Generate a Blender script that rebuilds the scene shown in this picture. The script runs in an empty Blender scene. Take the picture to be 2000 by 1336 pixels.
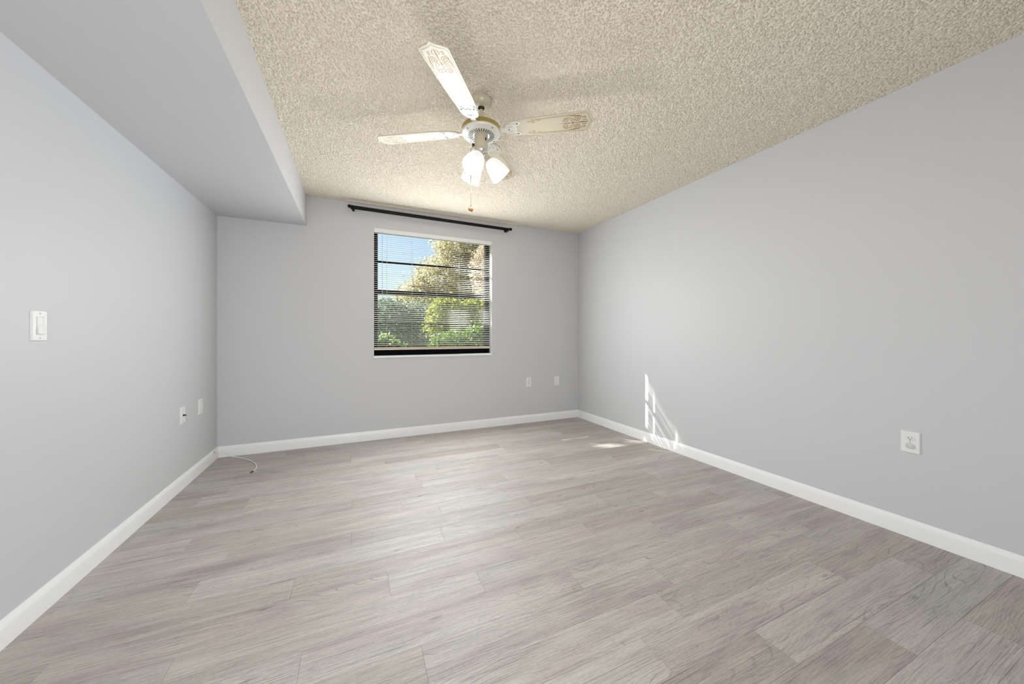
import bpy, math, random
import numpy as np
from mathutils import Vector, Matrix

# ------------------------------------------------------------------ scene, camera, light
S = bpy.context.scene
COL = S.collection
S.view_settings.view_transform = 'Standard'
S.view_settings.look = 'None'
S.view_settings.gamma = 1.0
S.view_settings.use_curve_mapping = False
S.view_settings.exposure = 0.0

YAW = 0.4135
cam_d = bpy.data.cameras.new('camera')
cam_d.sensor_width = 36.0
cam_d.lens = 677.94 / 2000 * 36.0
cam_d.shift_x = (1000 - 992.8) / 2000
cam_d.shift_y = -(668 - 654.96) / 2000
cam_d.clip_start = 0.02
cam = bpy.data.objects.new('camera', cam_d)
COL.objects.link(cam)
cam.location = (0, 0, 1.09)
cam.rotation_euler = (math.pi / 2, 0, -YAW)
S.camera = cam

SKY_STRENGTH = 0.20
SUN_E = 28.0
WINDOW_W = 43.0      # daylight entering through the window
FILL_W = 47.0         # added fill from behind the camera, lifts the back wall
BULB_W = 6.3          # each of the three bulbs
SUN_EL = math.atan(0.78)
SUN_H = Vector((1, -0.940, 0)).normalized()       # horizontal travel direction of the sunlight

world = bpy.data.worlds.new('world')
S.world = world
world.use_nodes = True
wn = world.node_tree
wn.nodes.clear()
w_out = wn.nodes.new('ShaderNodeOutputWorld')
w_bg = wn.nodes.new('ShaderNodeBackground')
w_sky = wn.nodes.new('ShaderNodeTexSky')
w_sky.sky_type = 'NISHITA'
w_sky.sun_disc = False
w_sky.sun_elevation = SUN_EL
w_sky.sun_rotation = math.atan2(-SUN_H.x, -SUN_H.y)
w_sky.air_density = 1.0
w_sky.dust_density = 2.0
w_sky.ozone_density = 2.0
w_bg.inputs[1].default_value = SKY_STRENGTH
wn.links.new(w_sky.outputs[0], w_bg.inputs[0])
wn.links.new(w_bg.outputs[0], w_out.inputs[0])

sun_d = bpy.data.lights.new('sun', 'SUN')
sun_d.energy = SUN_E
sun_d.angle = math.radians(0.35)
sun_d.color = (1.0, 0.965, 0.91)
sun = bpy.data.objects.new('sun', sun_d)
COL.objects.link(sun)
sun_dir = Vector((SUN_H.x * math.cos(SUN_EL), SUN_H.y * math.cos(SUN_EL), -math.sin(SUN_EL)))
sun.rotation_euler = sun_dir.to_track_quat('-Z', 'Y').to_euler()
sun.location = (-6, 10, 12)

win_d = bpy.data.lights.new('window_daylight', 'AREA')
win_d.shape = 'RECTANGLE'
win_d.size, win_d.size_y = 1.25, 1.02
win_d.energy = WINDOW_W
win_d.color = (0.94, 0.975, 1.0)
win_l = bpy.data.objects.new('window_daylight', win_d)
COL.objects.link(win_l)
win_l.location = (0.826, 3.853, 1.40)
win_l.rotation_euler = (-math.pi / 2, 0, 0)        # faces -Y, into the room

fill_d = bpy.data.lights.new('rear_fill', 'AREA')  # added soft fill lamp behind the camera, no known source there
fill_d.shape = 'RECTANGLE'
fill_d.size, fill_d.size_y = 1.6, 2.0
fill_d.energy = FILL_W
fill_d.color = (1.0, 1.0, 1.0)
fill_l = bpy.data.objects.new('rear_fill', fill_d)
COL.objects.link(fill_l)
fill_l.location = (-0.1, -0.98, 1.05)
fill_l.rotation_euler = (math.pi / 2, 0, 0)        # faces +Y

rnd = random.Random(7)
nrng = np.random.default_rng(5)

# ------------------------------------------------------------------ helpers
def setp(o, label=None, cat=None, group=None, kind=None):
    if label: o['label'] = label
    if cat: o['category'] = cat
    if group: o['group'] = group
    if kind: o['kind'] = kind
    return o

def empty(name, loc, label=None, cat=None, group=None, kind=None, rot=(0, 0, 0)):
    o = bpy.data.objects.new(name, None)
    o.empty_display_size = 0.05
    COL.objects.link(o)
    o.location = loc
    o.rotation_euler = rot
    return setp(o, label, cat, group, kind)

class MB:
    """collects shapes into one mesh"""
    def __init__(s): s.v = []; s.f = []; s.m = []; s.mi = 0
    def add(s, vs, fs):
        b = len(s.v)
        s.v += [tuple(x) for x in vs]
        s.f += [tuple(b + i for i in f) for f in fs]
        s.m += [s.mi] * len(fs)
        return s
    def box(s, a, b, M=None):
        x0, y0, z0 = a; x1, y1, z1 = b
        vs = [Vector(p) for p in [(x0,y0,z0),(x1,y0,z0),(x1,y1,z0),(x0,y1,z0),(x0,y0,z1),(x1,y0,z1),(x1,y1,z1),(x0,y1,z1)]]
        if M is not None: vs = [M @ v for v in vs]
        return s.add(vs, [(0,3,2,1),(4,5,6,7),(0,1,5,4),(1,2,6,5),(2,3,7,6),(3,0,4,7)])
    def lathe(s, prof, M=None, n=32, cap=True):
        """prof: list of (r, z); revolve around local Z"""
        vs = []; fs = []
        for (r, z) in prof:
            for k in range(n):
                a = 2 * math.pi * k / n
                v = Vector((r * math.cos(a), r * math.sin(a), z))
                vs.append(M @ v if M is not None else v)
        for i in range(len(prof) - 1):
            for k in range(n):
                k2 = (k + 1) % n
                fs.append((i*n+k, i*n+k2, (i+1)*n+k2, (i+1)*n+k))
        if cap:
            fs.append(tuple(range(n - 1, -1, -1)))
            fs.append(tuple((len(prof)-1)*n + k for k in range(n)))
        return s.add(vs, fs)
    def tube(s, pts, r, n=10, cap=True):
        pts = [Vector(p) for p in pts]
        rs = r if isinstance(r, (list, tuple)) else [r] * len(pts)
        vs = []; fs = []
        up = None
        for i, p in enumerate(pts):
            t = (pts[min(i+1, len(pts)-1)] - pts[max(i-1, 0)]).normalized()
            if up is None:
                up = t.orthogonal().normalized()
            else:
                up = (up - t * up.dot(t)).normalized()
            bi = t.cross(up)
            for k in range(n):
                a = 2 * math.pi * k / n
                vs.append(p + rs[i] * (math.cos(a) * up + math.sin(a) * bi))
        for i in range(len(pts) - 1):
            for k in range(n):
                k2 = (k + 1) % n
                fs.append((i*n+k, i*n+k2, (i+1)*n+k2, (i+1)*n+k))
        if cap:
            fs.append(tuple(range(n - 1, -1, -1)))
            fs.append(tuple((len(pts)-1)*n + k for k in range(n)))
        return s.add(vs, fs)
    def prism(s, outline, z0, z1, M=None):
        n = len(outline)
        vs = [Vector((x, y, z0)) for x, y in outline] + [Vector((x, y, z1)) for x, y in outline]
        if M is not None: vs = [M @ v for v in vs]
        fs = [tuple(range(n - 1, -1, -1)), tuple(range(n, 2 * n))]
        for k in range(n):
            k2 = (k + 1) % n
            fs.append((k, k2, n + k2, n + k))
        return s.add(vs, fs)
    def ribbon(s, pts, w, z, M=None, t=0.0004):
        """flat raised line in the local XY plane, hanging below z"""
        P = [Vector((x, y)) for x, y in pts]
        ws = w if isinstance(w, (list, tuple)) else [w] * len(P)
        vs = []; fs = []
        for i, p in enumerate(P):
            d = (P[min(i+1, len(P)-1)] - P[max(i-1, 0)])
            d = d.normalized() if d.length > 1e-9 else Vector((1, 0))
            nrm = Vector((-d.y, d.x)) * ws[i] * 0.5
            for q, zz in ((p + nrm, z), (p + nrm, z - t), (p - nrm, z - t), (p - nrm, z)):
                v = Vector((q.x, q.y, zz))
                vs.append(M @ v if M is not None else v)
        for i in range(len(P) - 1):
            for k in range(3):
                fs.append((i*4+k, (i+1)*4+k, (i+1)*4+k+1, i*4+k+1))
        return s.add(vs, fs)
    def build(s, name, mats, parent=None, smooth=None, bevel=0, loc=None):
        me = bpy.data.meshes.new(name)
        me.from_pydata(s.v, [], s.f)
        if not isinstance(mats, (list, tuple)): mats = [mats]
        for m in mats: me.materials.append(m)
        me.polygons.foreach_set('material_index', s.m)
        me.update()
        o = bpy.data.objects.new(name, me)
        COL.objects.link(o)
        if loc is not None: o.location = loc
        if parent is not None: o.parent = parent
        import bmesh
        bm = bmesh.new(); bm.from_mesh(me)
        bmesh.ops.recalc_face_normals(bm, faces=bm.faces)
        bm.to_mesh(me); bm.free()
        if bevel:
            b = o.modifiers.new('bevel', 'BEVEL')
            b.width = bevel; b.segments = 2; b.limit_method = 'ANGLE'; b.angle_limit = math.radians(40)
        if smooth is not None:
            me.polygons.foreach_set('use_smooth', [True] * len(me.polygons))
            try:
                me.set_sharp_from_angle(angle=math.radians(smooth))
            except Exception:
                pass
        return o

def big_mesh(name, verts, quads, mat, smooth=False):
    """numpy mesh of quads"""
    me = bpy.data.meshes.new(name)
    nv, nq = len(verts), len(quads)
    me.vertices.add(nv)
    me.vertices.foreach_set('co', np.asarray(verts, np.float32).ravel())
    me.loops.add(nq * 4)
    me.loops.foreach_set('vertex_index', np.asarray(quads, np.int32).ravel())
    me.polygons.add(nq)
    me.polygons.foreach_set('loop_start', np.arange(0, nq * 4, 4, dtype=np.int32))
    me.polygons.foreach_set('loop_total', np.full(nq, 4, np.int32))
    if smooth: me.polygons.foreach_set('use_smooth', np.ones(nq, bool))
    me.materials.append(mat)
    me.update(calc_edges=True)
    me.validate()
    o = bpy.data.objects.new(name, me)
    COL.objects.link(o)
    return o

# ------------------------------------------------------------------ materials
def new_mat(name):
    m = bpy.data.materials.new(name)
    m.use_nodes = True
    nt = m.node_tree
    return m, nt, nt.nodes['Principled BSDF'], nt.nodes['Material Output']

def pmat(name, col, rough=0.5, metal=0.0, spec=0.5, bump=None, coat=0.0, var=0.0, vscale=30, emit=None, estr=0.0):
    m, nt, b, out = new_mat(name)
    b.inputs['Base Color'].default_value = (*col, 1)
    b.inputs['Roughness'].default_value = rough
    b.inputs['Metallic'].default_value = metal
    b.inputs['Specular IOR Level'].default_value = spec
    b.inputs['Coat Weight'].default_value = coat
    if emit:
        b.inputs['Emission Color'].default_value = (*emit, 1)
        b.inputs['Emission Strength'].default_value = estr
    tc = nt.nodes.new('ShaderNodeTexCoord')
    if bump:
        sc, st, dist = bump
        n = nt.nodes.new('ShaderNodeTexNoise'); n.inputs['Scale'].default_value = sc; n.inputs['Detail'].default_value = 4
        nt.links.new(tc.outputs['Object'], n.inputs['Vector'])
        bp = nt.nodes.new('ShaderNodeBump'); bp.inputs['Strength'].default_value = st; bp.inputs['Distance'].default_value = dist
        nt.links.new(n.outputs[0], bp.inputs['Height'])
        nt.links.new(bp.outputs[0], b.inputs['Normal'])
    if var:
        n = nt.nodes.new('ShaderNodeTexNoise'); n.inputs['Scale'].default_value = vscale; n.inputs['Detail'].default_value = 5
        nt.links.new(tc.outputs['Object'], n.inputs['Vector'])
        mx = nt.nodes.new('ShaderNodeMix'); mx.data_type = 'RGBA'
        mx.inputs[6].default_value = (*[c * (1 - var) for c in col], 1)
        mx.inputs[7].default_value = (*[min(1, c * (1 + var)) for c in col], 1)
        nt.links.new(n.outputs[0], mx.inputs[0])
        nt.links.new(mx.outputs[2], b.inputs['Base Color'])
    return m

M_wall = pmat('wall_paint', (0.60, 0.605, 0.62), 0.5, spec=0.35, bump=(260, 0.10, 0.0006))
M_trim = pmat('trim_paint', (0.88, 0.885, 0.89), 0.32, bump=(60, 0.05, 0.0008))
M_sill = pmat('sill_paint', (0.86, 0.86, 0.86), 0.3, bump=(40, 0.05, 0.0008))
M_jamb = pmat('jamb_paint', (0.82, 0.82, 0.82), 0.45, bump=(80, 0.1, 0.0008))
M_pop = pmat('popcorn_texture', (0.765, 0.70, 0.59), 0.9, spec=0.1, var=0.16, vscale=150)
M_board = pmat('track_board_paint', (0.80, 0.72, 0.60), 0.55, bump=(60, 0.1, 0.001))
M_black = pmat('black_window_frame', (0.004, 0.004, 0.005), 0.5, spec=0.03, bump=(90, 0.05, 0.0004))
M_rod = pmat('black_rod_metal', (0.004, 0.004, 0.004), 0.4, spec=0.15, bump=(200, 0.05, 0.0003))
M_slat = pmat('white_slat', (0.82, 0.81, 0.78), 0.45, bump=(120, 0.03, 0.0003))
M_rail = pmat('beige_rail', (0.55, 0.45, 0.33), 0.5, bump=(120, 0.05, 0.0003))
M_head = pmat('white_headrail', (0.80, 0.80, 0.80), 0.4, bump=(120, 0.03, 0.0003))
M_cord = pmat('ladder_cord', (0.75, 0.73, 0.68), 0.8, bump=(800, 0.2, 0.0003))
M_wand = pmat('clear_wand', (0.62, 0.62, 0.62), 0.2, bump=(60, 0.05, 0.0002))
M_plate = pmat('plastic_plate', (0.80, 0.80, 0.79), 0.35, bump=(150, 0.03, 0.0003))
M_plast2 = pmat('plastic_device', (0.76, 0.76, 0.75), 0.3, bump=(150, 0.03, 0.0003))
M_cap = pmat('plastic_safety_cap', (0.60, 0.60, 0.60), 0.4, bump=(150, 0.03, 0.0003))
M_slot = pmat('dark_slot', (0.01, 0.01, 0.01), 0.6, bump=(150, 0.03, 0.0003))
M_screw = pmat('plate_screw', (0.45, 0.45, 0.45), 0.35, metal=0.4, bump=(400, 0.1, 0.0003))
M_cable = pmat('coax_jacket', (0.82, 0.79, 0.72), 0.45, bump=(300, 0.05, 0.0003))
M_conn = pmat('connector_metal', (0.10, 0.09, 0.08), 0.35, metal=0.8, bump=(500, 0.2, 0.0004))
M_cream = pmat('cream_enamel', (0.56, 0.50, 0.37), 0.28, coat=0.3, bump=(80, 0.03, 0.0003))
M_white = pmat('white_enamel', (0.72, 0.70, 0.62), 0.28, coat=0.3, bump=(80, 0.03, 0.0003))
M_blade = pmat('blade_lacquer', (0.58, 0.53, 0.41), 0.34, coat=0.15, bump=(30, 0.02, 0.0004))
M_bedge = pmat('blade_edge_trim', (0.30, 0.24, 0.13), 0.4, bump=(80, 0.05, 0.0003))
M_gold = pmat('gold_stencil', (0.27, 0.15, 0.035), 0.35, metal=0.2, bump=(300, 0.1, 0.0002))
M_line = pmat('bracket_groove', (0.10, 0.085, 0.06), 0.5, bump=(300, 0.1, 0.0002))
M_brass = pmat('brass_band', (0.46, 0.38, 0.14), 0.28, metal=0.9, bump=(60, 0.03, 0.0003))
M_chrome = pmat('fitter_metal', (0.75, 0.72, 0.66), 0.18, metal=0.9, bump=(60, 0.03, 0.0003))
M_ball = pmat('wood_ball', (0.42, 0.20, 0.07), 0.3, coat=0.5, var=0.25)
M_chain = pmat('chain_metal', (0.12, 0.105, 0.085), 0.4, metal=0.6, bump=(500, 0.1, 0.0003))
M_bulb = pmat('lit_bulb', (0.9, 0.9, 0.88), 0.4, emit=(1.0, 0.97, 0.92), estr=6.0, bump=(60, 0.02, 0.0003))
M_under = pmat('subfloor', (0.10, 0.085, 0.07), 0.9, bump=(60, 0.2, 0.001))

def shade_mat():
    m, nt, b, out = new_mat('opal_glass')
    b.inputs['Base Color'].default_value = (0.34, 0.34, 0.34, 1)
    b.inputs['Roughness'].default_value = 0.25
    b.inputs['Emission Color'].default_value = (1.0, 0.98, 0.96, 1)
    tc = nt.nodes.new('ShaderNodeTexCoord')
    n = nt.nodes.new('ShaderNodeTexNoise'); n.inputs['Scale'].default_value = 12
    nt.links.new(tc.outputs['Object'], n.inputs['Vector'])
    mr = nt.nodes.new('ShaderNodeMapRange')
    mr.inputs[3].default_value = 0.66; mr.inputs[4].default_value = 0.74
    nt.links.new(n.outputs[0], mr.inputs[0])
    nt.links.new(mr.outputs[0], b.inputs['Emission Strength'])
    return m
M_shade = shade_mat()

def glass_mat():
    m, nt, b, out = new_mat('window_glass')
    tr = nt.nodes.new('ShaderNodeBsdfTransparent'); tr.inputs[0].default_value = (0.96, 0.98, 0.97, 1)
    gl = nt.nodes.new('ShaderNodeBsdfGlossy'); gl.inputs['Roughness'].default_value = 0.02
    fr = nt.nodes.new('ShaderNodeFresnel'); fr.inputs[0].default_value = 1.45
    mul = nt.nodes.new('ShaderNodeMath'); mul.operation = 'MULTIPLY'; mul.inputs[1].default_value = 0.06
    mx = nt.nodes.new('ShaderNodeMixShader')
    nt.links.new(fr.outputs[0], mul.inputs[0]); nt.links.new(mul.outputs[0], mx.inputs[0])
    nt.links.new(tr.outputs[0], mx.inputs[1]); nt.links.new(gl.outputs[0], mx.inputs[2])
    nt.links.new(mx.outputs[0], out.inputs[0])
    return m
M_glass = glass_mat()

def leaf_mat(name, c1, c2, trans=0.45):
    m, nt, b, out = new_mat(name)
    geo = nt.nodes.new('ShaderNodeNewGeometry')
    mx = nt.nodes.new('ShaderNodeMix'); mx.data_type = 'RGBA'
    mx.inputs[6].default_value = (*c1, 1); mx.inputs[7].default_value = (*c2, 1)
    nt.links.new(geo.outputs['Random Per Island'], mx.inputs[0])
    nt.links.new(mx.outputs[2], b.inputs['Base Color'])
    b.inputs['Roughness'].default_value = 0.5
    t = nt.nodes.new('ShaderNodeBsdfTranslucent')
    nt.links.new(mx.outputs[2], t.inputs[0])
    ms = nt.nodes.new('ShaderNodeMixShader'); ms.inputs[0].default_value = trans
    nt.links.new(b.outputs[0], ms.inputs[1]); nt.links.new(t.outputs[0], ms.inputs[2])
    nt.links.new(ms.outputs[0], out.inputs[0])
    return m
M_bark = pmat('tree_bark', (0.14, 0.10, 0.07), 0.9, var=0.3, bump=(25, 0.6, 0.02))
M_lawn = pmat('lawn_grass', (0.10, 0.17, 0.04), 0.9, var=0.35, bump=(40, 0.6, 0.03))

def plank_mat():
    m, nt, b, out = new_mat('vinyl_plank')
    N, L = nt.nodes.new, nt.links.new
    uv = N('ShaderNodeUVMap'); uv.uv_map = 'grain'
    at = N('ShaderNodeAttribute'); at.attribute_name = 'tint'
    sep = N('ShaderNodeSeparateColor'); L(at.outputs['Color'], sep.inputs[0])
    def mapped(sx, sy):
        mp = N('ShaderNodeMapping'); mp.inputs['Scale'].default_value = (sx, sy, 1)
        L(uv.outputs[0], mp.inputs[0]); return mp.outputs[0]
    def noise(sx, sy, det=4, rough=0.55, dist=0.0):
        n = N('ShaderNodeTexNoise'); n.noise_dimensions = '2D'
        n.inputs['Scale'].default_value = 1; n.inputs['Detail'].default_value = det
        n.inputs['Roughness'].default_value = rough; n.inputs['Distortion'].default_value = dist
        L(mapped(sx, sy), n.inputs['Vector']); return n.outputs[0]
    def math_(op, a, b_=None, c=None):
        n = N('ShaderNodeMath'); n.operation = op
        for i, x in enumerate((a, b_, c)):
            if x is None: continue
            if isinstance(x, (int, float)): n.inputs[i].default_value = x
            else: L(x, n.inputs[i])
        return n.outputs[0]
    def ramp(f, lo, hi, a=0.0, c=1.0):
        n = N('ShaderNodeMapRange'); n.interpolation_type = 'SMOOTHSTEP'
        L(f, n.inputs[0]); n.inputs[1].default_value = lo; n.inputs[2].default_value = hi
        n.inputs[3].default_value = a; n.inputs[4].default_value = c
        return n.outputs[0]
    def mix(f, a, b_, mode='MIX'):
        n = N('ShaderNodeMix'); n.data_type = 'RGBA'; n.blend_type = mode
        if isinstance(f, (int, float)): n.inputs[0].default_value = f
        else: L(f, n.inputs[0])
        for i, x in ((6, a), (7, b_)):
            if isinstance(x, tuple): n.inputs[i].default_value = (*x, 1)
            else: L(x, n.inputs[i])
        return n.outputs[2]
    grey = (0.488, 0.458, 0.418); tan = (0.405, 0.352, 0.296); pink = (0.405, 0.335, 0.318)
    base = mix(ramp(sep.outputs[0], 0.1, 1.0, 0, 0.65), grey, tan)
    pk = math_('MULTIPLY', ramp(noise(1.6, 6.5, 2), 0.42, 0.66), ramp(sep.outputs[1], 0.10, 0.7))
    base = mix(math_('MULTIPLY', pk, 0.85), base, pink)
    # broad soft streaks along the plank
    st = ramp(noise(1.2, 26, 4, 0.6), 0.3, 0.72, 0.88, 1.08)
    # cathedral figure: contour lines of a stretched noise
    field = noise(1.5, 8.0, 1.5, 0.4, 0.3)
    con = math_('ABSOLUTE', math_('SINE', math_('MULTIPLY', field, 62.0)))
    con = ramp(con, 0.0, 0.36, 0.0, 1.0)
    cmask = ramp(noise(1.0, 4.0, 1), 0.44, 0.62)
    con = math_('SUBTRACT', 1.0, math_('MULTIPLY', math_('SUBTRACT', 1.0, con), math_('MULTIPLY', cmask, 0.20)))
    # growth-ring lines that run along the plank and bend round the figure
    sx = N('ShaderNodeSeparateXYZ'); L(uv.outputs[0], sx.inputs[0])
    ring = math_('ADD', math_('MULTIPLY', sx.outputs[1], 260.0), math_('MULTIPLY', noise(1.1, 4.5, 2, 0.45, 0.2), 46.0))
    ring = ramp(math_('ABSOLUTE', math_('SINE', ring)), 0.0, 0.34, 0.0, 1.0)
    rmask = math_('MULTIPLY', ramp(noise(1.3, 9, 2), 0.36, 0.62), ramp(noise(14, 60, 2), 0.3, 0.6, 0.35, 1.0))
    ring = math_('SUBTRACT', 1.0, math_('MULTIPLY', math_('SUBTRACT', 1.0, ring), math_('MULTIPLY', rmask, 0.50)))
    # fine fibre lines
    fib = ramp(noise(7, 230, 2, 0.6), 0.36, 0.52, 0.80, 1.0)
    dark = ramp(noise(1.7, 190, 2, 0.5), 0.26, 0.33, 0.58, 1.0)
    mot = ramp(noise(60, 160, 2), 0.3, 0.7, 0.94, 1.05)
    k = math_('MULTIPLY', math_('MULTIPLY', math_('MULTIPLY', st, ring), con), math_('MULTIPLY', math_('MULTIPLY', fib, dark), mot))
    # small knots
    vor = N('ShaderNodeTexVoronoi'); vor.voronoi_dimensions = '2D'; vor.inputs['Scale'].default_value = 1
    L(mapped(0.9, 3.1), vor.inputs['Vector'])
    kn = ramp(vor.outputs['Distance'], 0.008, 0.03, 0.62, 1.0)
    k = math_('MULTIPLY', k, kn)
    k = math_('MULTIPLY', k, ramp(sep.outputs[2], 0, 1, 0.93, 1.06))
    comb = N('ShaderNodeCombineColor')
    for i in range(3): L(k, comb.inputs[i])
    col = mix(1.0, base, comb.outputs[0], 'MULTIPLY')
    L(col, b.inputs['Base Color'])
    b.inputs['Roughness'].default_value = 0.42
    b.inputs['Specular IOR Level'].default_value = 1.0
    L(ramp(noise(3, 60, 3), 0.3, 0.7, 0.58, 0.68), b.inputs['Roughness'])
    b.inputs['Coat Weight'].default_value = 0.45
    b.inputs['Coat Roughness'].default_value = 0.48
    bp = N('ShaderNodeBump'); bp.inputs['Strength'].default_value = 0.35; bp.inputs['Distance'].default_value = 0.0012
    L(math_('ADD', math_('ADD', fib, dark), con), bp.inputs['Height'])
    L(bp.outputs[0], b.inputs['Normal'])
    return m
M_plank = plank_mat()

# ------------------------------------------------------------------ room shell
XL, YB, XR, H = -1.1346, 3.877, 2.7198, 2.4534
KR = 0.0092                       # the right wall leans out slightly towards the camera
YF = -1.0                         # wall behind the camera
def xr(y): return XR + KR * (YB - y)
WX0, WX1, WZ0, WZ1 = 0.167, 1.484, 0.855, 2.209
WT = 0.16                         # wall thickness

def struct(o): return setp(o, kind='structure')

# floor: planks with their own seams
def build_floor():
    P, L_ = 0.1435, 1.066
    known = {0: .938, -2: 1.75, -1: 2.41, -3: 2.14, 3: .896, 5: .133, 4: 1.572, 2: 1.275, 7: -.634, 6: -.25}
    y_base = 0.809
    verts = []; faces = []; uvs = []; tints = []; mi = []
    x0, x1 = XL + 0.002, 2.76
    i0 = int(math.floor((YF - y_base) / P)); i1 = int(math.ceil((YB - y_base) / P))
    for i in range(i0, i1):
        ya = max(YF, y_base + i * P); yb = min(YB, y_base + (i + 1) * P)
        if yb - ya < 0.004: continue
        ph = known.get(i, rnd.uniform(0, L_))
        ph = (ph - x0) % L_
        xs = [x0] + [x0 + ph + k * L_ for k in range(0, 6) if 0.02 < ph + k * L_ < x1 - x0 - 0.02] + [x1]
        for a, c in zip(xs[:-1], xs[1:]):
            g = 0.00035
            xa, xb, y0_, y1_ = a + g, c - g, ya + g, yb - g
            xb0 = min(xb, xr(y0_) - 0.001); xb1 = min(xb, xr(y1_) - 0.001)
            vb = len(verts)
            verts += [(xa, y0_, 0), (xb0, y0_, 0), (xb1, y1_, 0), (xa, y1_, 0),
                      (xa, y0_, -.003), (xb0, y0_, -.003), (xb1, y1_, -.003), (xa, y1_, -.003)]
            ox, oy = rnd.uniform(0, 60), rnd.uniform(0, 60)
            tint = (rnd.random() ** 1.2, rnd.random(), rnd.random(), 1)
            for f in [(0,1,2,3), (0,4,5,1), (1,5,6,2), (2,6,7,3), (3,7,4,0)]:
                faces.append(tuple(vb + q for q in f)); mi.append(0)
                for q in f:
                    v = verts[vb + q]
                    uvs.append((v[0] - a + ox, v[1] - ya + oy)); tints.append(tint)
    vb = len(verts)
    for z in (-.003, -.06):
        verts += [(XL, YF, z), (xr(YF), YF, z), (XR, YB, z), (XL, YB, z)]
    for f in [(0,1,2,3), (7,6,5,4), (0,4,5,1), (1,5,6,2), (2,6,7,3), (3,7,4,0)]:
        faces.append(tuple(vb + q for q in f)); mi.append(1)
        for q in f: uvs.append((0, 0)); tints.append((0, 0, 0, 1))
    me = bpy.data.meshes.new('floor')
    me.from_pydata(verts, [], faces)
    me.materials.append(M_plank); me.materials.append(M_under)
    me.polygons.foreach_set('material_index', mi)
    u = me.uv_layers.new(name='grain'); u.data.foreach_set('uv', np.array(uvs, np.float32).ravel())
    c = me.color_attributes.new('tint', 'FLOAT_COLOR', 'CORNER'); c.data.foreach_set('color', np.array(tints, np.float32).ravel())
    me.update()
    o = bpy.data.objects.new('floor', me); COL.objects.link(o)
    return struct(o)
build_floor()

# ceiling: sprayed popcorn, real relief
SX, SZ = -0.4405, 2.156
def build_ceiling():
    x0, x1, y0, y1, st = SX - 0.01, 2.765, 0.45, YB, 0.00225
    nx = int((x1 - x0) / st) + 1; ny = int((y1 - y0) / st) + 1
    h = nrng.random((ny, nx))
    def blur(a, c=2.0):
        a = (np.roll(a, 1, 0) + c * a + np.roll(a, -1, 0)) / (2 + c)
        return (np.roll(a, 1, 1) + c * a + np.roll(a, -1, 1)) / (2 + c)
    f1 = blur(h, 2.6)
    f2 = blur(blur(nrng.random((ny, nx))))
    f1 = (f1 - f1.mean()) / f1.std(); f2 = (f2 - f2.mean()) / f2.std()
    f = 0.8 * f1 + 0.6 * f2
    hh = 0.0095 * (1 / (1 + np.exp(-2.4 * (f + 0.35))))
    X, Y = np.meshgrid(np.linspace(x0, x1, nx), np.linspace(y0, y1, ny))
    V = np.stack([X, Y, H + 0.002 - hh], -1).reshape(-1, 3)
    idx = np.arange(nx * ny).reshape(ny, nx)
    q = np.stack([idx[:-1, :-1], idx[1:, :-1], idx[1:, 1:], idx[:-1, 1:]], -1).reshape(-1, 4)
    # slab above and plain part behind the camera
    e = len(V)
    ex = [(XL-WT, YF-WT, H+.14), (xr(YF)+WT, YF-WT, H+.14), (XR+WT, YB+WT, H+.14), (XL-WT, YB+WT, H+.14),
          (XL-WT, YF-WT, H+.004), (xr(YF)+WT, YF-WT, H+.004), (XR+WT, YB+WT, H+.004), (XL-WT, YB+WT, H+.004)]
    V = np.concatenate([V, np.array(ex)])
    q = np.concatenate([q, e + np.array([(0,1,2,3), (7,6,5,4), (0,4,5,1), (1,5,6,2), (2,6,7,3), (3,7,4,0)])])
    o = big_mesh('ceiling', V, q, M_pop, smooth=True)
    return struct(o)
build_ceiling()

# walls
mb = MB()
mb.box((XL - WT, YB, -0.06), (WX0, YB + WT, H + 0.003))
mb.box((WX1, YB, -0.06), (XR + WT, YB + WT, H + 0.003))
mb.box((WX0, YB, -0.06), (WX1, YB + WT, WZ0))
mb.box((WX0, YB, WZ1), (WX1, YB + WT, H + 0.003))
struct(mb.build('wall_back', M_wall))
struct(MB().box((XL - WT, YF - WT, -0.06), (XL, YB, H + 0.003)).build('wall_left', M_wall))
mb = MB()
mb.add([(xr(YF), YF - WT, -.06), (xr(YF) + WT, YF - WT, -.06), (XR + WT, YB, -.06), (XR, YB, -.06),
        (xr(YF), YF - WT, H + .003), (xr(YF) + WT, YF - WT, H + .003), (XR + WT, YB, H + .003), (XR, YB, H + .003)],
       [(0,3,2,1), (4,5,6,7), (0,1,5,4), (1,2,6,5), (2,3,7,6), (3,0,4,7)])
struct(mb.build('wall_right', M_wall))
mb = MB()
mb.box((XL, YF - WT, -0.06), (-0.95, YF, H + 0.003)); mb.box((0.75, YF - WT, -0.06), (xr(YF), YF, H + 0.003))  # unseen wall; its wide opening is invented for the added fill lamp
mb.box((-0.95, YF - WT, 2.08), (0.75, YF, H + 0.003)); mb.box((-0.95, YF - WT, -0.06), (0.75, YF, 0.0))
struct(mb.build('wall_front', M_wall))

# dropped soffit along the left wall
mb = MB()
yn = YF
sxn, szn = SX - 0.0031 * (YB - yn), SZ - 0.004 * (YB - yn)
mb.add([(XL, yn, szn), (sxn, yn, szn), (SX, YB, SZ), (XL, YB, SZ),
        (XL, yn, H + .003), (sxn, yn, H + .003), (SX, YB, H + .003), (XL, YB, H + .003)],
       [(0,3,2,1), (4,5,6,7), (0,1,5,4), (1,2,6,5), (2,3,7,6), (3,0,4,7)])
struct(mb.build('ceiling_soffit', M_wall))

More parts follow.
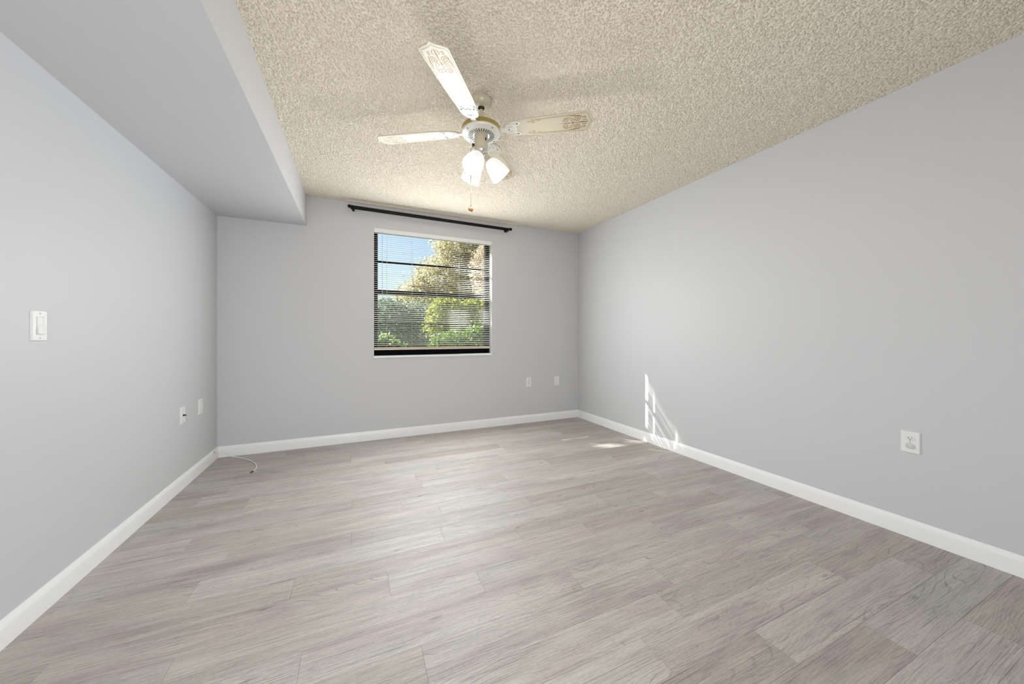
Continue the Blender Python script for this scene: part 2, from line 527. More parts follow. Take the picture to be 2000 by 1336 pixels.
# baseboards with an eased top
def baseboard(name, a, b, inward):
    """a, b: ends on the wall line (xy); inward: unit xy normal into the room"""
    prof = [(0, 0), (.0125, 0), (.0125, .066), (.0115, .074), (.0085, .083), (.0055, .090), (.004, .0955), (0, .0965)]
    mb = MB(); vs = []
    n = len(prof)
    for p in (a, b):
        for d, z in prof: vs.append((p[0] + inward[0] * d, p[1] + inward[1] * d, z))
    fs = [(k, (k+1) % n, n + (k+1) % n, n + k) for k in range(n)] + [tuple(range(n)), tuple(range(2*n-1, n-1, -1))]
    mb.add(vs, fs)
    return struct(mb.build(name, M_trim, smooth=35))
baseboard('baseboard_back', (XL, YB), (XR, YB), (0, -1))
baseboard('baseboard_left', (XL, YF), (XL, YB), (1, 0))
baseboard('baseboard_right', (xr(YF), YF), (XR, YB), (-1, 0))

# thin board of an old curtain track on the ceiling over the window
mb = MB()
mb.box((-0.10, 3.822, 2.4395), (1.82, YB - 0.0005, 2.4525))
mb.box((-0.08, 3.830, 2.4355), (1.80, 3.834, 2.4395))
struct(mb.build('trim_1', M_board, bevel=0.0015))

# ------------------------------------------------------------------ window
win = empty('window_1', (0.5 * (WX0 + WX1), YB, WZ0), kind='structure')
def wpart(mb, name, mat, parent=win, **k):
    o = mb.build(name, mat, None, **k)
    o.parent = parent
    o.matrix_parent_inverse = parent.matrix_world.inverted() if parent.type != 'EMPTY' else Matrix.Translation(parent.location).inverted()
    return o
YW = 3.955
mb = MB()                                    # outer frame
t = 0.046
mb.box((WX0, YW, WZ0), (WX0 + t, YW + .07, WZ1)); mb.box((WX1 - t, YW, WZ0), (WX1, YW + .07, WZ1))
mb.box((WX0 + t, YW, WZ1 - .008), (WX1 - t, YW + .07, WZ1)); mb.box((WX0 + t, YW, WZ0), (WX1 - t, YW + .07, WZ0 + .09))
wpart(mb, 'window_frame', M_black, bevel=0.002)
mb = MB()                                    # upper sash
mb.box((WX0 + t, YW + .035, 1.530), (WX1 - t, YW + .055, 1.556)); mb.box((WX0 + t, YW + .03, 1.872), (WX1 - t, YW + .05, 1.897))
wpart(mb, 'upper_sash', M_black, bevel=0.0015)
mb = MB()                                    # lower sash
mb.box((WX0 + t, YW + .002, 1.530), (WX1 - t, YW + .03, 1.582)); mb.box((WX0 + t, YW + .008, 1.216), (WX1 - t, YW + .026, 1.233))
mb.box((WX0 + t, YW + .002, .925), (WX1 - t, YW + .03, .948))
wpart(mb, 'lower_sash', M_black, bevel=0.0015)
wpart(MB().box((WX0 + t, YW + .040, 1.556), (WX1 - t, YW + .043, WZ1 - .008)), 'glass_pane', M_glass)
wpart(MB().box((WX0 + t, YW + .016, .948), (WX1 - t, YW + .019, 1.530)), 'glass_pane', M_glass)
mb = MB()
mb.box((WX0 + .0005, YB - .014, WZ0 - .002), (WX1 - .0005, YW + .001, WZ0 + .020))
wpart(mb, 'window_sill', M_sill, bevel=0.003)
mb = MB()                                    # white returns
mb.box((WX0 - .0005, YB - .0008, WZ0 + .02), (WX0 + .004, YW, WZ1)); mb.box((WX1 - .001, YB - .0008, WZ0 + .02), (WX1 + .0005, YW, WZ1))
wpart(mb, 'jamb_lining', M_jamb)

# ------------------------------------------------------------------ mini blind
BX0, BX1, BY = 0.174, 1.4535, 3.880
LX = [0.299, 0.558, 0.827, 1.087, 1.365]
blind = empty('mini_blind', (0.5 * (BX0 + BX1), BY, 2.205), 'white horizontal mini blind with open slats hanging in the black window', 'blind')
bl_inv = Matrix.Translation(blind.location).inverted()
def bpart(mb, name, mat, parent=None, **k):
    o = mb.build(name, mat, None, **k)
    p = parent or blind
    o.parent = p
    o.matrix_parent_inverse = bl_inv if p is blind else Matrix()
    return o
head = bpart(MB().box((WX0 + .005, 3.860, 2.163), (WX1 - .005, 3.902, 2.206)), 'headrail', M_head, bevel=0.002)
mb = MB()
SL0, SL1, NS = 2.152, 0.985, 55
hw = 0.0125
brk_x = [BX0]
for lx in LX: brk_x += [lx - .010, lx + .010]
brk_x.append(BX1)
vv = [-hw, -.0045, .0045, hw]
for k in range(NS):
    z = SL0 + (SL1 - SL0) * k / (NS - 1)
    tilt = 15 + rnd.uniform(-1.8, 1.8)
    if 1.90 < z < 2.0: tilt = 20 + rnd.uniform(-4, 4)
    elif 1.68 < z < 1.75: tilt = 18 + rnd.uniform(-3, 3)
    elif 1.75 < z < 1.9: tilt = 14 + rnd.uniform(-2, 2)
    elif 1.24 < z < 1.46: tilt = 24 + rnd.uniform(-3, 3)
    tr = math.radians(tilt)
    sag = rnd.uniform(-.0006, .0006)
    vs = []; fs = []
    for x in brk_x:
        for v in vv:
            crown = 0.0040 * (1 - (v / hw) ** 2)
            vs.append((x, BY + v * math.cos(tr) - crown * math.sin(tr), z + sag + v * math.sin(tr) + crown * math.cos(tr)))
    for i in range(len(brk_x) - 1):
        for j in range(3):
            if j == 1 and i % 2 == 1: continue          # rout hole for the cord
            fs.append((i*4+j, (i+1)*4+j, (i+1)*4+j+1, i*4+j+1))
    mb.add(vs, fs)
bpart(mb, 'slats', M_slat, smooth=60)
br = bpart(MB().box((BX0, BY - .013, .938), (BX1, BY + .013, .966)), 'bottom_rail', M_rail, bevel=0.003)
br['label'] = 'beige bottom rail with pale lower edge'
eg = bpart(MB().box((BX0, BY - .0145, .9365), (BX1, BY - .0125, .9435)), 'rail_edge', M_slat)
for lx in LX:
    mb = MB()
    for dy in (-.0135, .0135): mb.tube([(lx, BY + dy, .96), (lx, BY + dy, 2.165)], 0.0007, 6)
    bpart(mb, 'ladder_cord', M_cord)
mb = MB().tube([(.252, 3.858, 2.155), (.252, 3.857, 1.78), (.252, 3.858, 1.391)], 0.0022, 8)
mb.tube([(.252, 3.858, 2.175), (.252, 3.858, 2.150)], 0.0045, 8)
bpart(mb, 'tilt_wand', M_wand)
mb = MB()
mb.tube([(1.375, 3.858, 2.165), (1.377, 3.857, 1.25)], 0.0010, 6); mb.tube([(1.381, 3.858, 2.165), (1.384, 3.857, 1.27)], 0.0010, 6)
bpart(mb, 'lift_cord', M_cord)
for x, z in ((1.325, 1.975), (0.706, 1.06)):
    mb = MB()
    M = Matrix.Translation((x, 3.858, z))
    mb.lathe([(.0015, .036), (.004, .032), (.0065, .012), (.007, .002), (.005, 0)], M, 12)
    mb.tube([(x, 3.858, z + .034), (x, 3.859, z + (.19 if z > 1.5 else 1.10))], .0009, 6)
    bpart(mb, 'cord_tassel', M_head, smooth=50)

# ------------------------------------------------------------------ double curtain rod
rod = empty('curtain_rod', (0.81, YB, 2.362), 'black double curtain rod with end brackets above the window', 'curtain rod')
rd_inv = Matrix.Translation(rod.location).inverted()
def rpart(mb, name, mat, **k):
    o = mb.build(name, mat, None, **k); o.parent = rod; o.matrix_parent_inverse = rd_inv
    return o
RZ0, RZ1 = 2.372, 2.356
rx0, rx1 = -0.058, 1.690
def rz(x): return RZ0 + (RZ1 - RZ0) * (x - rx0) / (rx1 - rx0)
mb = MB().tube([(rx0, 3.786, rz(rx0)), (0.85, 3.786, rz(.85))], 0.0125, 16); mb.tube([(0.85, 3.786, rz(.85)), (rx1, 3.786, rz(rx1))], 0.0112, 16)
rpart(mb, 'front_rod', M_rod, smooth=40)
mb = MB().tube([(rx0 + .02, 3.826, rz(rx0) - .002), (.85, 3.826, rz(.85) - .002)], 0.0085, 14); mb.tube([(.85, 3.826, rz(.85) - .002), (rx1 - .02, 3.826, rz(rx1) - .002)], .0075, 14)
rpart(mb, 'rear_rod', M_rod, smooth=40)
for x, sg in ((rx0, -1), (rx1, 1)):
    mb = MB()
    M = Matrix.Translation((x, 3.786, rz(x))) @ Matrix.Rotation(sg * math.pi / 2, 4, 'Y')
    mb.lathe([(.011, -.012), (.0155, -.010), (.0165, 0), (.016, .008), (.0125, .015), (.006, .0185)], M, 20)
    rpart(mb, 'end_cap', M_rod, smooth=50)
    mb = MB()
    M = Matrix.Translation((x - sg * .02, 3.826, rz(x) - .002)) @ Matrix.Rotation(sg * math.pi / 2, 4, 'Y')
    mb.lathe([(.008, -.012), (.012, -.010), (.0125, 0), (.012, .006), (.009, .012), (.004, .014)], M, 20)
    rpart(mb, 'end_cap', M_rod, smooth=50)
for x, sg in ((rx0 + .034, -1), (rx1 - .034, 1)):
    z = rz(x)
    mb = MB()
    mb.box((x - .012, YB - .004, z - .016), (x + .012, YB + .0002, z + .022))
    mb.box((x - .006, 3.780, z - .0175), (x + .006, YB, z - .0115))
    for y, r in ((3.786, .0125), (3.826, .0085)):
        zz = z if r > .01 else z - .002
        pts = [(x, y + (r + .002) * math.sin(a), zz - (r + .002) * math.cos(a)) for a in [math.radians(d) for d in range(-100, 101, 20)]]
        mb.tube(pts, .0035, 8)
    rpart(mb, 'bracket', M_rod, bevel=0.001)
    for y in (3.786, 3.826):
        M = Matrix.Translation((x, y, z - .017))
        rpart(MB().lathe([(.003, 0), (.003, -.006), (.006, -.007), (.006, -.014), (.003, -.016)], M, 10), 'thumb_screw', M_rod)

# ------------------------------------------------------------------ wall plates
def plate_root(name, loc, rotz, label, cat, group=None):
    """local frame: X right, Z up, -Y out of the wall"""
    return empty(name, loc, label, cat, group, rot=(0, 0, rotz))
def rrect(w, h, r, n=5):
    pts = []
    for cx_, cz_, a0 in ((w/2-r, h/2-r, 0), (-w/2+r, h/2-r, 90), (-w/2+r, -h/2+r, 180), (w/2-r, -h/2+r, 270)):
        for k in range(n + 1):
            a = math.radians(a0 + 90 * k / n); pts.append((cx_ + r * math.cos(a), cz_ + r * math.sin(a)))
    return pts
RX = Matrix.Rotation(math.pi / 2, 4, 'X')      # local prism z -> -y (out of wall)
def cover(root, w=.072, h=.117):
    mb = MB()
    o1 = rrect(w, h, .005); o2 = rrect(w - .007, h - .007, .004)
    n = len(o1)
    vs = [RX @ Vector((x, z, 0)) for x, z in o1] + [RX @ Vector((x, z, .003)) for x, z in o1] + [RX @ Vector((x, z, .0062)) for x, z in o2]
    fs = [tuple(range(n-1, -1, -1)), tuple(range(2*n, 3*n))]
    for a in (0, n):
        for k in range(n): fs.append((a+k, a+(k+1) % n, a+n+(k+1) % n, a+n+k))
    mb.add(vs, fs)
    return mb.build('cover_plate', M_plate, root, smooth=30)
def screw_at(root, x, z, y=.0060, r=.0032):
    mb = MB().lathe([(r, 0), (r, .0008), (r * .6, .0014)], Matrix.Translation((x, -y, z)) @ RX, 12)
    return mb.build('screw', M_screw, root, smooth=40)
def receptacle(root, z, outw=.034):
    a = []
    for k in range(40):
        t_ = 2 * math.pi * k / 40
        a.append((max(-.0172, min(.0172, .0185 * math.cos(t_))), max(-.0142, min(.0142, .0175 * math.sin(t_)))))
    mb = MB().prism(a, .0055, .0080, Matrix.Translation((0, 0, z)) @ RX)
    o = mb.build('receptacle', M_plast2, root, smooth=25)
    sl = MB()
    sl.box((-.0072, -.0084, z - .001), (-.0050, -.0079, z + .0075)); sl.box((.0050, -.0084, z + .000), (.0070, -.0079, z + .0070))
    sl.lathe([(.0026, 0), (.0026, .0005)], Matrix.Translation((0, -.0079, z - .0065)) @ RX, 12)
    sl.build('slot', M_slot, o)
    return o
def blank(root):
    cover(root)
    screw_at(root, 0, .042); screw_at(root, 0, -.042)

# back wall (x, z)
p = plate_root('power_outlet', (1.978, YB, .5055), 0, 'small white duplex outlet on the back wall right of the window', 'outlet')
cover(p); receptacle(p, .0195); receptacle(p, -.0195); screw_at(p, 0, 0)
p = plate_root('blank_plate', (2.386, YB, .500), 0, 'white blank wall plate on the back wall beside the right corner', 'wall plate')
blank(p)
# left wall: out of wall is +X
p = plate_root('cable_plate', (XL, 3.200, .520), math.pi / 2, 'white wall plate with a black cable jack on the left wall', 'wall plate')
cover(p); screw_at(p, 0, .042); screw_at(p, 0, -.042)
mb = MB().lathe([(.0075, .005), (.0075, .009), (.0050, .0095), (.0050, .021), (.0035, .0225)], RX, 14)
mb.build('jack', M_slot, p, smooth=40)['label'] = 'black threaded jack'
p = plate_root('blank_plate', (XL, 3.510, .5245), math.pi / 2, 'white blank wall plate on the left wall beside the back corner', 'wall plate')
blank(p)
# light switch
p = plate_root('light_switch', (XL, 1.974, 1.1275), math.pi / 2, 'white rocker light switch on the left wall under the soffit', 'light switch')
cover(p, .073, .119)
screw_at(p, 0, .0480); screw_at(p, 0, -.0480)
mb = MB()
for a, b_ in (((-.0175, -.0355), (-.0160, .0355)), ((.0160, -.0355), (.0175, .0355)), ((-.016, .0340), (.016, .0355)), ((-.016, -.0355), (.016, -.0340))):
    mb.box((a[0], -.0066, a[1]), (b_[0], -.0060, b_[1]))
mb.build('bezel', M_cap, p)
mb = MB()
vs = [(-.0145, -.006, .0325), (.0145, -.006, .0325), (.0145, -.0075, .0325), (-.0145, -.0075, .0325),
      (-.0145, -.006, -.0325), (.0145, -.006, -.0325), (.0145, -.0135, -.0325), (-.0145, -.0135, -.0325),
      (-.0145, -.0078, .004), (.0145, -.0078, .004)]
mb.add(vs, [(0,1,2,3), (3,2,9,8), (8,9,6,7), (4,7,6,5), (0,4,5,1), (0,3,8,7,4), (1,5,6,9,2)])
mb.build('rocker', M_plast2, p, bevel=0.0008)
# right wall: out of wall is -X
p = plate_root('power_outlet', (xr(.845) - .0002, .845, .5125), -math.pi / 2 - KR, 'white duplex outlet with one plugged socket on the right wall', 'outlet')
cover(p); receptacle(p, .0195); r2 = receptacle(p, -.0195); screw_at(p, 0, 0)
mb = MB()
oc = [(x * .92, z * .95) for x, z in rrect(.036, .029, .010)]
n = len(oc)
vs = [RX @ Vector((x, z - .0195, .008)) for x, z in oc] + [RX @ Vector((x, z - .0195, .0105)) for x, z in oc] + [RX @ Vector((x * .8, z * .75 - .0195, .0125)) for x, z in oc]
fs = [tuple(range(n-1, -1, -1)), tuple(range(2*n, 3*n))]
for a in (0, n):
    for k in range(n): fs.append((a+k, a+(k+1) % n, a+n+(k+1) % n, a+n+k))
mb.add(vs, fs)
mb.build('safety_cap', M_cap, p, smooth=40)['label'] = 'grey plug cap covering the lower socket'

# ------------------------------------------------------------------ loose coax cable
cab = empty('coaxial_cable', (-1.03, 3.80, 0), 'thin white cable coming out of the baseboard and curling on the floor', 'cable')
cb_inv = Matrix.Translation(cab.location).inverted()
ctl = [(-1.130, 3.773, .078), (-1.108, 3.787, .072), (-1.082, 3.800, .052), (-1.037, 3.798, .029), (-.958, 3.778, .0095), (-.874, 3.699, .0045),
       (-.816, 3.619, .004), (-.769, 3.520, .004), (-.749, 3.436, .004), (-.746, 3.392, .0042), (-.752, 3.360, .0045)]
def catmull(P, n=8):
    P = [Vector(p) for p in P]; out = []
    for i in range(len(P) - 1):
        p0, p1, p2, p3 = P[max(i-1, 0)], P[i], P[i+1], P[min(i+2, len(P)-1)]
        for k in range(n):
            t_ = k / n
            out.append(0.5 * ((2*p1) + (p2-p0)*t_ + (2*p0-5*p1+4*p2-p3)*t_*t_ + (3*p1-p0-3*p2+p3)*t_**3))
    out.append(P[-1]); return out
o = MB().tube(catmull(ctl), .0036, 10).build('cable_jacket', M_cable, None, smooth=60)
o.parent = cab; o.matrix_parent_inverse = cb_inv
e0, e1 = Vector((-.752, 3.360, .0050)), Vector((-.763, 3.332, .0055))
d = (e1 - e0).normalized()
M = Matrix.Translation(e0) @ d.to_track_quat('Z', 'Y').to_matrix().to_4x4()
o = MB().lathe([(.0042, 0), (.0046, .010), (.0058, .011), (.0058, .022), (.0045, .0225), (.0045, .030), (.0010, .0305), (.0007, .037)], M, 12).build('connector', M_conn, None, smooth=40)
o.parent = cab; o.matrix_parent_inverse = cb_inv; o['label'] = 'dark metal screw connector'
M = Matrix.Translation((XL + .0126, 3.773, .078)) @ Matrix.Rotation(math.pi / 2, 4, 'Y')
o = MB().lathe([(.0062, -.0005), (.0062, .0006), (.0040, .0008)], M, 14).build('grommet', M_slot, None)
o.parent = cab; o.matrix_parent_inverse = cb_inv

# ------------------------------------------------------------------ ceiling fan
FX, FY = 0.664, 1.904
fan = empty('ceiling_fan', (FX, FY, H - 0.002), 'cream four blade ceiling fan with brass band and three lit glass shades', 'ceiling fan')
F = Matrix.Translation((0, 0, -(H - 0.002)))            # fan-local from absolute z
def fpart(mb, name, mat, parent=fan, **k):
    return mb.build(name, mat, parent, **k)
fpart(MB().lathe([(.064, 2.4525), (.0638, 2.442), (.061, 2.428), (.0555, 2.417), (.046, 2.4105), (.022, 2.407)], F, 40), 'canopy', M_cream, smooth=40)
fpart(MB().lathe([(.012, 2.420), (.019, 2.412), (.020, 2.404), (.015, 2.396), (.0115, 2.394)], F, 24), 'hanger_ball', M_slot, smooth=50)
fpart(MB().lathe([(.0115, 2.404), (.0115, 2.315), (.018, 2.312), (.020, 2.300)], F, 24), 'downrod', M_cream, smooth=40)
fpart(MB().lathe([(.022, 2.316), (.060, 2.312), (.088, 2.303), (.104, 2.292), (.109, 2.284), (.109, 2.264), (.100, 2.260)], F, 56), 'motor_housing', M_cream, smooth=40)
fpart(MB().lathe([(.107, 2.2885), (.1118, 2.287), (.1130, 2.281), (.1118, 2.275), (.1128, 2.270), (.1118, 2.264), (.106, 2.262)], F, 56), 'brass_band', M_brass, smooth=40)['label'] = 'shiny brass band around the motor'
fpart(MB().lathe([(.1105, 2.265), (.1125, 2.258), (.1085, 2.2515), (.085, 2.2480), (.0795, 2.2450), (.040, 2.2440), (.030, 2.246)], F, 56), 'vent_plate', M_white, smooth=40)
sv = MB()
for k in range(30):
    a = 2 * math.pi * k / 30
    M = F @ Matrix.Rotation(a, 4, 'Z')
    sv.box((.048, -.0022, 2.2432), (.076, .0022, 2.2446), M)
fpart(sv, 'vent_slots', M_slot)['label'] = 'ring of dark radial vent slots'
for k in range(4):
    a = math.radians(20 + 90 * k)
    M = F @ Matrix.Translation((.0985 * math.cos(a), .0985 * math.sin(a), 2.2485))
    fpart(MB().lathe([(.0035, .003), (.0035, 0), (.002, -.0012)], M, 12), 'screw', M_slot)
fpart(MB().lathe([(.036, 2.248), (.0385, 2.243), (.0385, 2.186), (.0385, 2.170), (.034, 2.165), (.020, 2.163)], F, 36), 'switch_housing', M_cream, smooth=40)
fpart(MB().lathe([(.041, 2.2480), (.0415, 2.2445), (.0385, 2.2440)], F, 36, cap=False), 'collar_gap', M_slot)
fpart(MB().lathe([(.034, 2.168), (.036, 2.160), (.033, 2.150), (.024, 2.140), (.012, 2.132), (.004, 2.129)], F, 36), 'light_fitter', M_chrome, smooth=50)
def cam_dir(dx, dy):                                    # horizontal direction given in view-right / view-forward
    c, s = math.cos(YAW), math.sin(YAW)
    return Vector((dx * c + dy * s, -dx * s + dy * c, 0))
q = cam_dir(-1, -0.1).normalized()
mb = MB().tube([F @ Vector((q.x*.036, q.y*.036, 2.192)), F @ Vector((q.x*.047, q.y*.047, 2.190))], .0065, 10)
mb.box((-.004, -.003, -.010), (.004, .003, .010), F @ Matrix.Translation((q.x*.048, q.y*.048, 2.190)))
fpart(mb, 'reverse_switch', M_slot)['label'] = 'small black slide switch'
q = cam_dir(.72, -.7).normalized()
mb = MB().box((-.0035, -.003, -.008), (.0035, .003, .008), F @ Matrix.Translation((q.x*.038, q.y*.038, 2.212)))
fpart(mb, 'toggle', M_slot)

# blades
def blade_outline():
    pts = []
    R0, R1 = 0.132, 0.643
    w0, w1 = 0.053, 0.070
    top = []
    for k in range(9):                                  # rounded root
        a = math.pi - k * (math.pi / 2) / 8
        top.append((R0 + .075 + .075 * math.cos(a), w0 * math.sin(a) ** 0.8 if k else 0.0))
    top.append((.30, .0600)); top.append((.595, w1))
    for k in range(1, 5):                               # clipped shoulder
        a = math.radians(90 - 22 * k)
        top.append((.595 + .016 * math.cos(a), w1 - .016 + .016 * math.sin(a)))
    top += [(.619, .040), (.626, .020), (.634, .0075), (R1, 0.0)]
    bot = [(x, -y) for x, y in reversed(top[:-1])][:-1]
    return [top[0]] + top[1:] + bot
BO = blade_outline()
def inset_line(d):
    w0, w1 = .0600 - d, .070 - d
    return [(.265 + .02, w0 - .003), (.35, .0615 - d), (.588, w1), (.600, w1 - .006), (.607, .040 - d * .6), (.613, .018), (.620, .006), (.626, 0)]
def spiral(cx_, cy_, r, turns, a0, sgn, n=22):
    out = []
    for k in range(n + 1):
        t_ = k / n
        a = a0 + sgn * 2 * math.pi * turns * t_
        rr = r * (1 - t_) + .0012 * t_
        out.append((cx_ + rr * math.cos(a), cy_ + rr * math.sin(a)))
    return out
def blade_mesh(M):
    mb = MB()
    mb.prism(BO, -.003, .003, M)
    mb.mi = 1                                           # darker edge bead
    n = len(BO)
    e = MB()
    zb = -.0030
    mb.mi = 2
    for s_ in (1, -1):
        f = lambda pts: [(x, y * s_) for x, y in pts]
        mb.ribbon(f(inset_line(.0085)), .0016, zb, M)
        mb.ribbon(f([(.318, .0445), (.335, .0425), (.352, .0462), (.45, .0490), (.535, .0515)]), [.001, .004, .0012, .0012, .002], zb, M)
        mb.ribbon(f(spiral(.300, .036, .0125, 1.4, math.radians(100), -1)), .0022, zb, M)
        mb.ribbon(f(spiral(.279, .037, .0085, 1.1, math.radians(-20), 1)), .0020, zb, M)
        mb.ribbon(f(spiral(.545, .026, .0205, 2.1, math.radians(150), -1, 34)), .0034, zb, M)
        mb.ribbon(f(spiral(.478, .020, .0155, 1.3, math.radians(-60), 1)), .0030, zb, M)
        mb.ribbon(f([(.478, .0350), (.495, .0368), (.512, .033), (.524, .024), (.530, .012)]), [.003, .0026, .0026, .0032, .003], zb, M)
        mb.ribbon(f([(.490, .030), (.503, .026), (.515, .017), (.524, .006)]), [.001, .002, .0024, .003], zb, M)
        mb.ribbon(f([(.500, .0485), (.520, .0465), (.540, .0490), (.560, .0455), (.572, .034)]), [.001, .0036, .0022, .003, .003], zb, M)
        mb.ribbon(f(spiral(.585, .030, .010, .9, math.radians(200), -1)), .0036, zb, M)
        mb.ribbon(f([(.572, .012), (.582, .017), (.592, .014), (.598, .006)]), [.002, .004, .004, .002], zb, M)
    mb.ribbon([(.452, 0), (.470, 0), (.480, 0), (.489, 0), (.498, 0), (.508, 0), (.520, 0), (.534, 0), (.555, 0), (.575, 0), (.590, 0), (.605, 0)],
              [.0008, .0014, .006, .0016, .005, .0014, .007, .003, .004, .008, .005, .002], zb - .0002, M)
    return mb
PITCH = math.radians(11)
ANG = [-33.5, 52.0, 147.7, -128.3]
for a in ANG:
    M = F @ Matrix.Translation((0, 0, 2.270)) @ Matrix.Rotation(math.radians(a), 4, 'Z') @ Matrix.Rotation(-PITCH, 4, 'X')
    mb = blade_mesh(M)
    fpart(mb, 'blade', [M_blade, M_bedge, M_gold])
    # blade iron: arm plus scalloped plate under the root
    mb = MB()
    ol = []
    for k in range(13):
        t_ = math.radians(90 + 180 * k / 12)
        ol.append((.196 + .061 * math.cos(t_), .0505 * math.sin(t_)))
    ol += [(.212, -.049), (.228, -.0455), (.236, -.038), (.226, -.028), (.210, -.020), (.207, -.010), (.216, 0), (.207, .010), (.210, .020), (.226, .028), (.236, .038), (.228, .0455), (.212, .049)]
    mb.prism(ol, -.0058, -.0030, M)
    mb.prism([(.090, -.016), (.140, -.013), (.165, -.020), (.165, .020), (.140, .013), (.090, .016)], -.0075, -.0030, M)
    mb.mi = 1
    for s_ in (1, -1):
        mb.ribbon([(.158, s_*.034), (.176, s_*.040), (.200, s_*.036), (.214, s_*.040)], .0014, -.0058, M)
        mb.ribbon([(.166, s_*.012), (.180, s_*.022), (.186, s_*.010)], .0014, -.0058, M)
    ib = fpart(mb, 'blade_iron', [M_white, M_line], bevel=0)
    for sx_, sy_ in ((.163, 0), (.214, .036), (.214, -.036)):
        fpart(MB().lathe([(.0042, -.0055), (.0042, -.0070), (.0025, -.0080)], M @ Matrix.Translation((sx_, sy_, 0)), 12), 'screw', M_slot, ib)

# light kit
TH0 = 227.3
bulbs = []
for k in range(3):
    a = math.radians(TH0 + 120 * k)
    u = Vector((math.cos(a), math.sin(a), 0))
    neck = Vector((u.x * .046, u.y * .046, 2.108)); mouth = Vector((u.x * .118, u.y * .118, 2.020))
    ax = (mouth - neck).normalized()
    M = F @ Matrix.Translation(neck) @ ax.to_track_quat('Z', 'Y').to_matrix().to_4x4()
    st_ = neck - ax * .030
    arm = MB().tube([F @ Vector((u.x*.010, u.y*.010, 2.150)), F @ Vector((u.x*.022, u.y*.022, 2.146)), F @ (st_ * .6 + neck * .4)], .0085, 12)
    arm.lathe([(.010, -.030), (.0150, -.026), (.0165, -.008), (.0235, -.004), (.0245, .004), (.022, .006)], M, 24)
    fpart(arm, 'light_arm', M_chrome, smooth=40)
    prof = [(.0215, .000), (.0300, .008), (.0395, .022), (.0475, .044), (.0535, .070), (.0570, .096), (.0580, .114),
            (.0560, .1145), (.0550, .096), (.0515, .070), (.0455, .045), (.0375, .024), (.0280, .010), (.0195, .003)]
    sh = fpart(MB().lathe(prof, M, 40, cap=False), 'lamp_shade', M_shade, smooth=70)
    bp = [(.010, .002), (.012, .014), (.020, .028), (.0265, .042), (.0285, .054), (.0265, .067), (.019, .078), (.008, .084), (.002, .085)]
    fpart(MB().lathe(bp, M, 28), 'light_bulb', M_bulb, sh, smooth=70)
    lp = F @ (neck + ax * .120)
    ld = bpy.data.lights.new('bulb_light', 'POINT')
    ld.energy = BULB_W; ld.color = (1.0, 0.975, 0.95); ld.shadow_soft_size = 0.045
    lo = bpy.data.objects.new('bulb_light', ld); COL.objects.link(lo)
    lo.parent = fan; lo.location = lp

# pull chain
q = cam_dir(-1, -.05).normalized() * .060
pc = MB().tube([F @ Vector((q.x * .6, q.y * .6, 2.176)), F @ Vector((q.x * .9, q.y * .9, 2.174)), F @ Vector((q.x, q.y, 2.166)), F @ Vector((q.x, q.y, 2.0)), F @ Vector((q.x, q.y, 1.838))], .0014, 8)
for k in range(84):
    z = 2.16 - k * .0038
    pc.lathe([(.0004, .0016), (.0016, 0), (.0004, -.0016)], F @ Matrix.Translation((q.x, q.y, z)), 6, cap=False)
pc.lathe([(.002, .004), (.0045, .002), (.0045, -.004), (.0025, -.006)], F @ Matrix.Translation((q.x, q.y, 1.838)), 12)
ch = fpart(pc, 'pull_chain', M_chain)
prof = [(max(.0003, .0148 * math.sin(math.pi * k / 14)), .0148 * math.cos(math.pi * k / 14)) for k in range(15)]
fpart(MB().lathe(prof, F @ Matrix.Translation((q.x, q.y, 1.8185)), 24), 'wooden_ball', M_ball, ch, smooth=80)['label'] = 'brown wooden pull ball'

# ------------------------------------------------------------------ outside
GZ = -0.6
struct(MB().box((-14, YB + WT + .02, GZ - .1), (22, 34, GZ)).build('ground', M_lawn))

def leaves(blobs, n, size, seed, keep=None, aspect=2.2):
    r = np.random.default_rng(seed)
    wts = np.array([b[1][0] * b[1][1] * b[1][2] for b in blobs]); wts = wts / wts.sum()
    which = r.choice(len(blobs), n, p=wts)
    C = np.array([b[0] for b in blobs])[which]; R = np.array([b[1] for b in blobs])[which]
    d = r.normal(size=(n, 3)); d /= np.linalg.norm(d, axis=1)[:, None]
    rad = (0.35 + 0.65 * r.random(n) ** 0.5)[:, None]
    # lumpy crowns: leaves gather around twig ends
    nc = max(8, n // 60)
    tw = r.normal(size=(nc, 3)); tw /= np.linalg.norm(tw, axis=1)[:, None]
    cl = tw[r.integers(0, nc, n)] * rad
    d = d * rad
    m = (r.random(n) < .55)[:, None]
    off = np.where(m, cl + r.normal(size=(n, 3)) * .10, d)
    P = C + off * R
    if keep is not None: P = P[keep(P, r)]
    n = len(P)
    a = r.normal(size=(n, 3)); a[:, 2] -= .3; a /= np.linalg.norm(a, axis=1)[:, None]
    b = np.cross(a, r.normal(size=(n, 3))); b /= np.linalg.norm(b, axis=1)[:, None]
    s = (size * (0.6 + 0.8 * r.random(n)))[:, None]
    V = np.stack([P - a * s * .5, P + b * s / aspect * .5, P + a * s * .5, P - b * s / aspect * .5], 1).reshape(-1, 3)
    q = np.arange(4 * n).reshape(-1, 4)
    return V, q

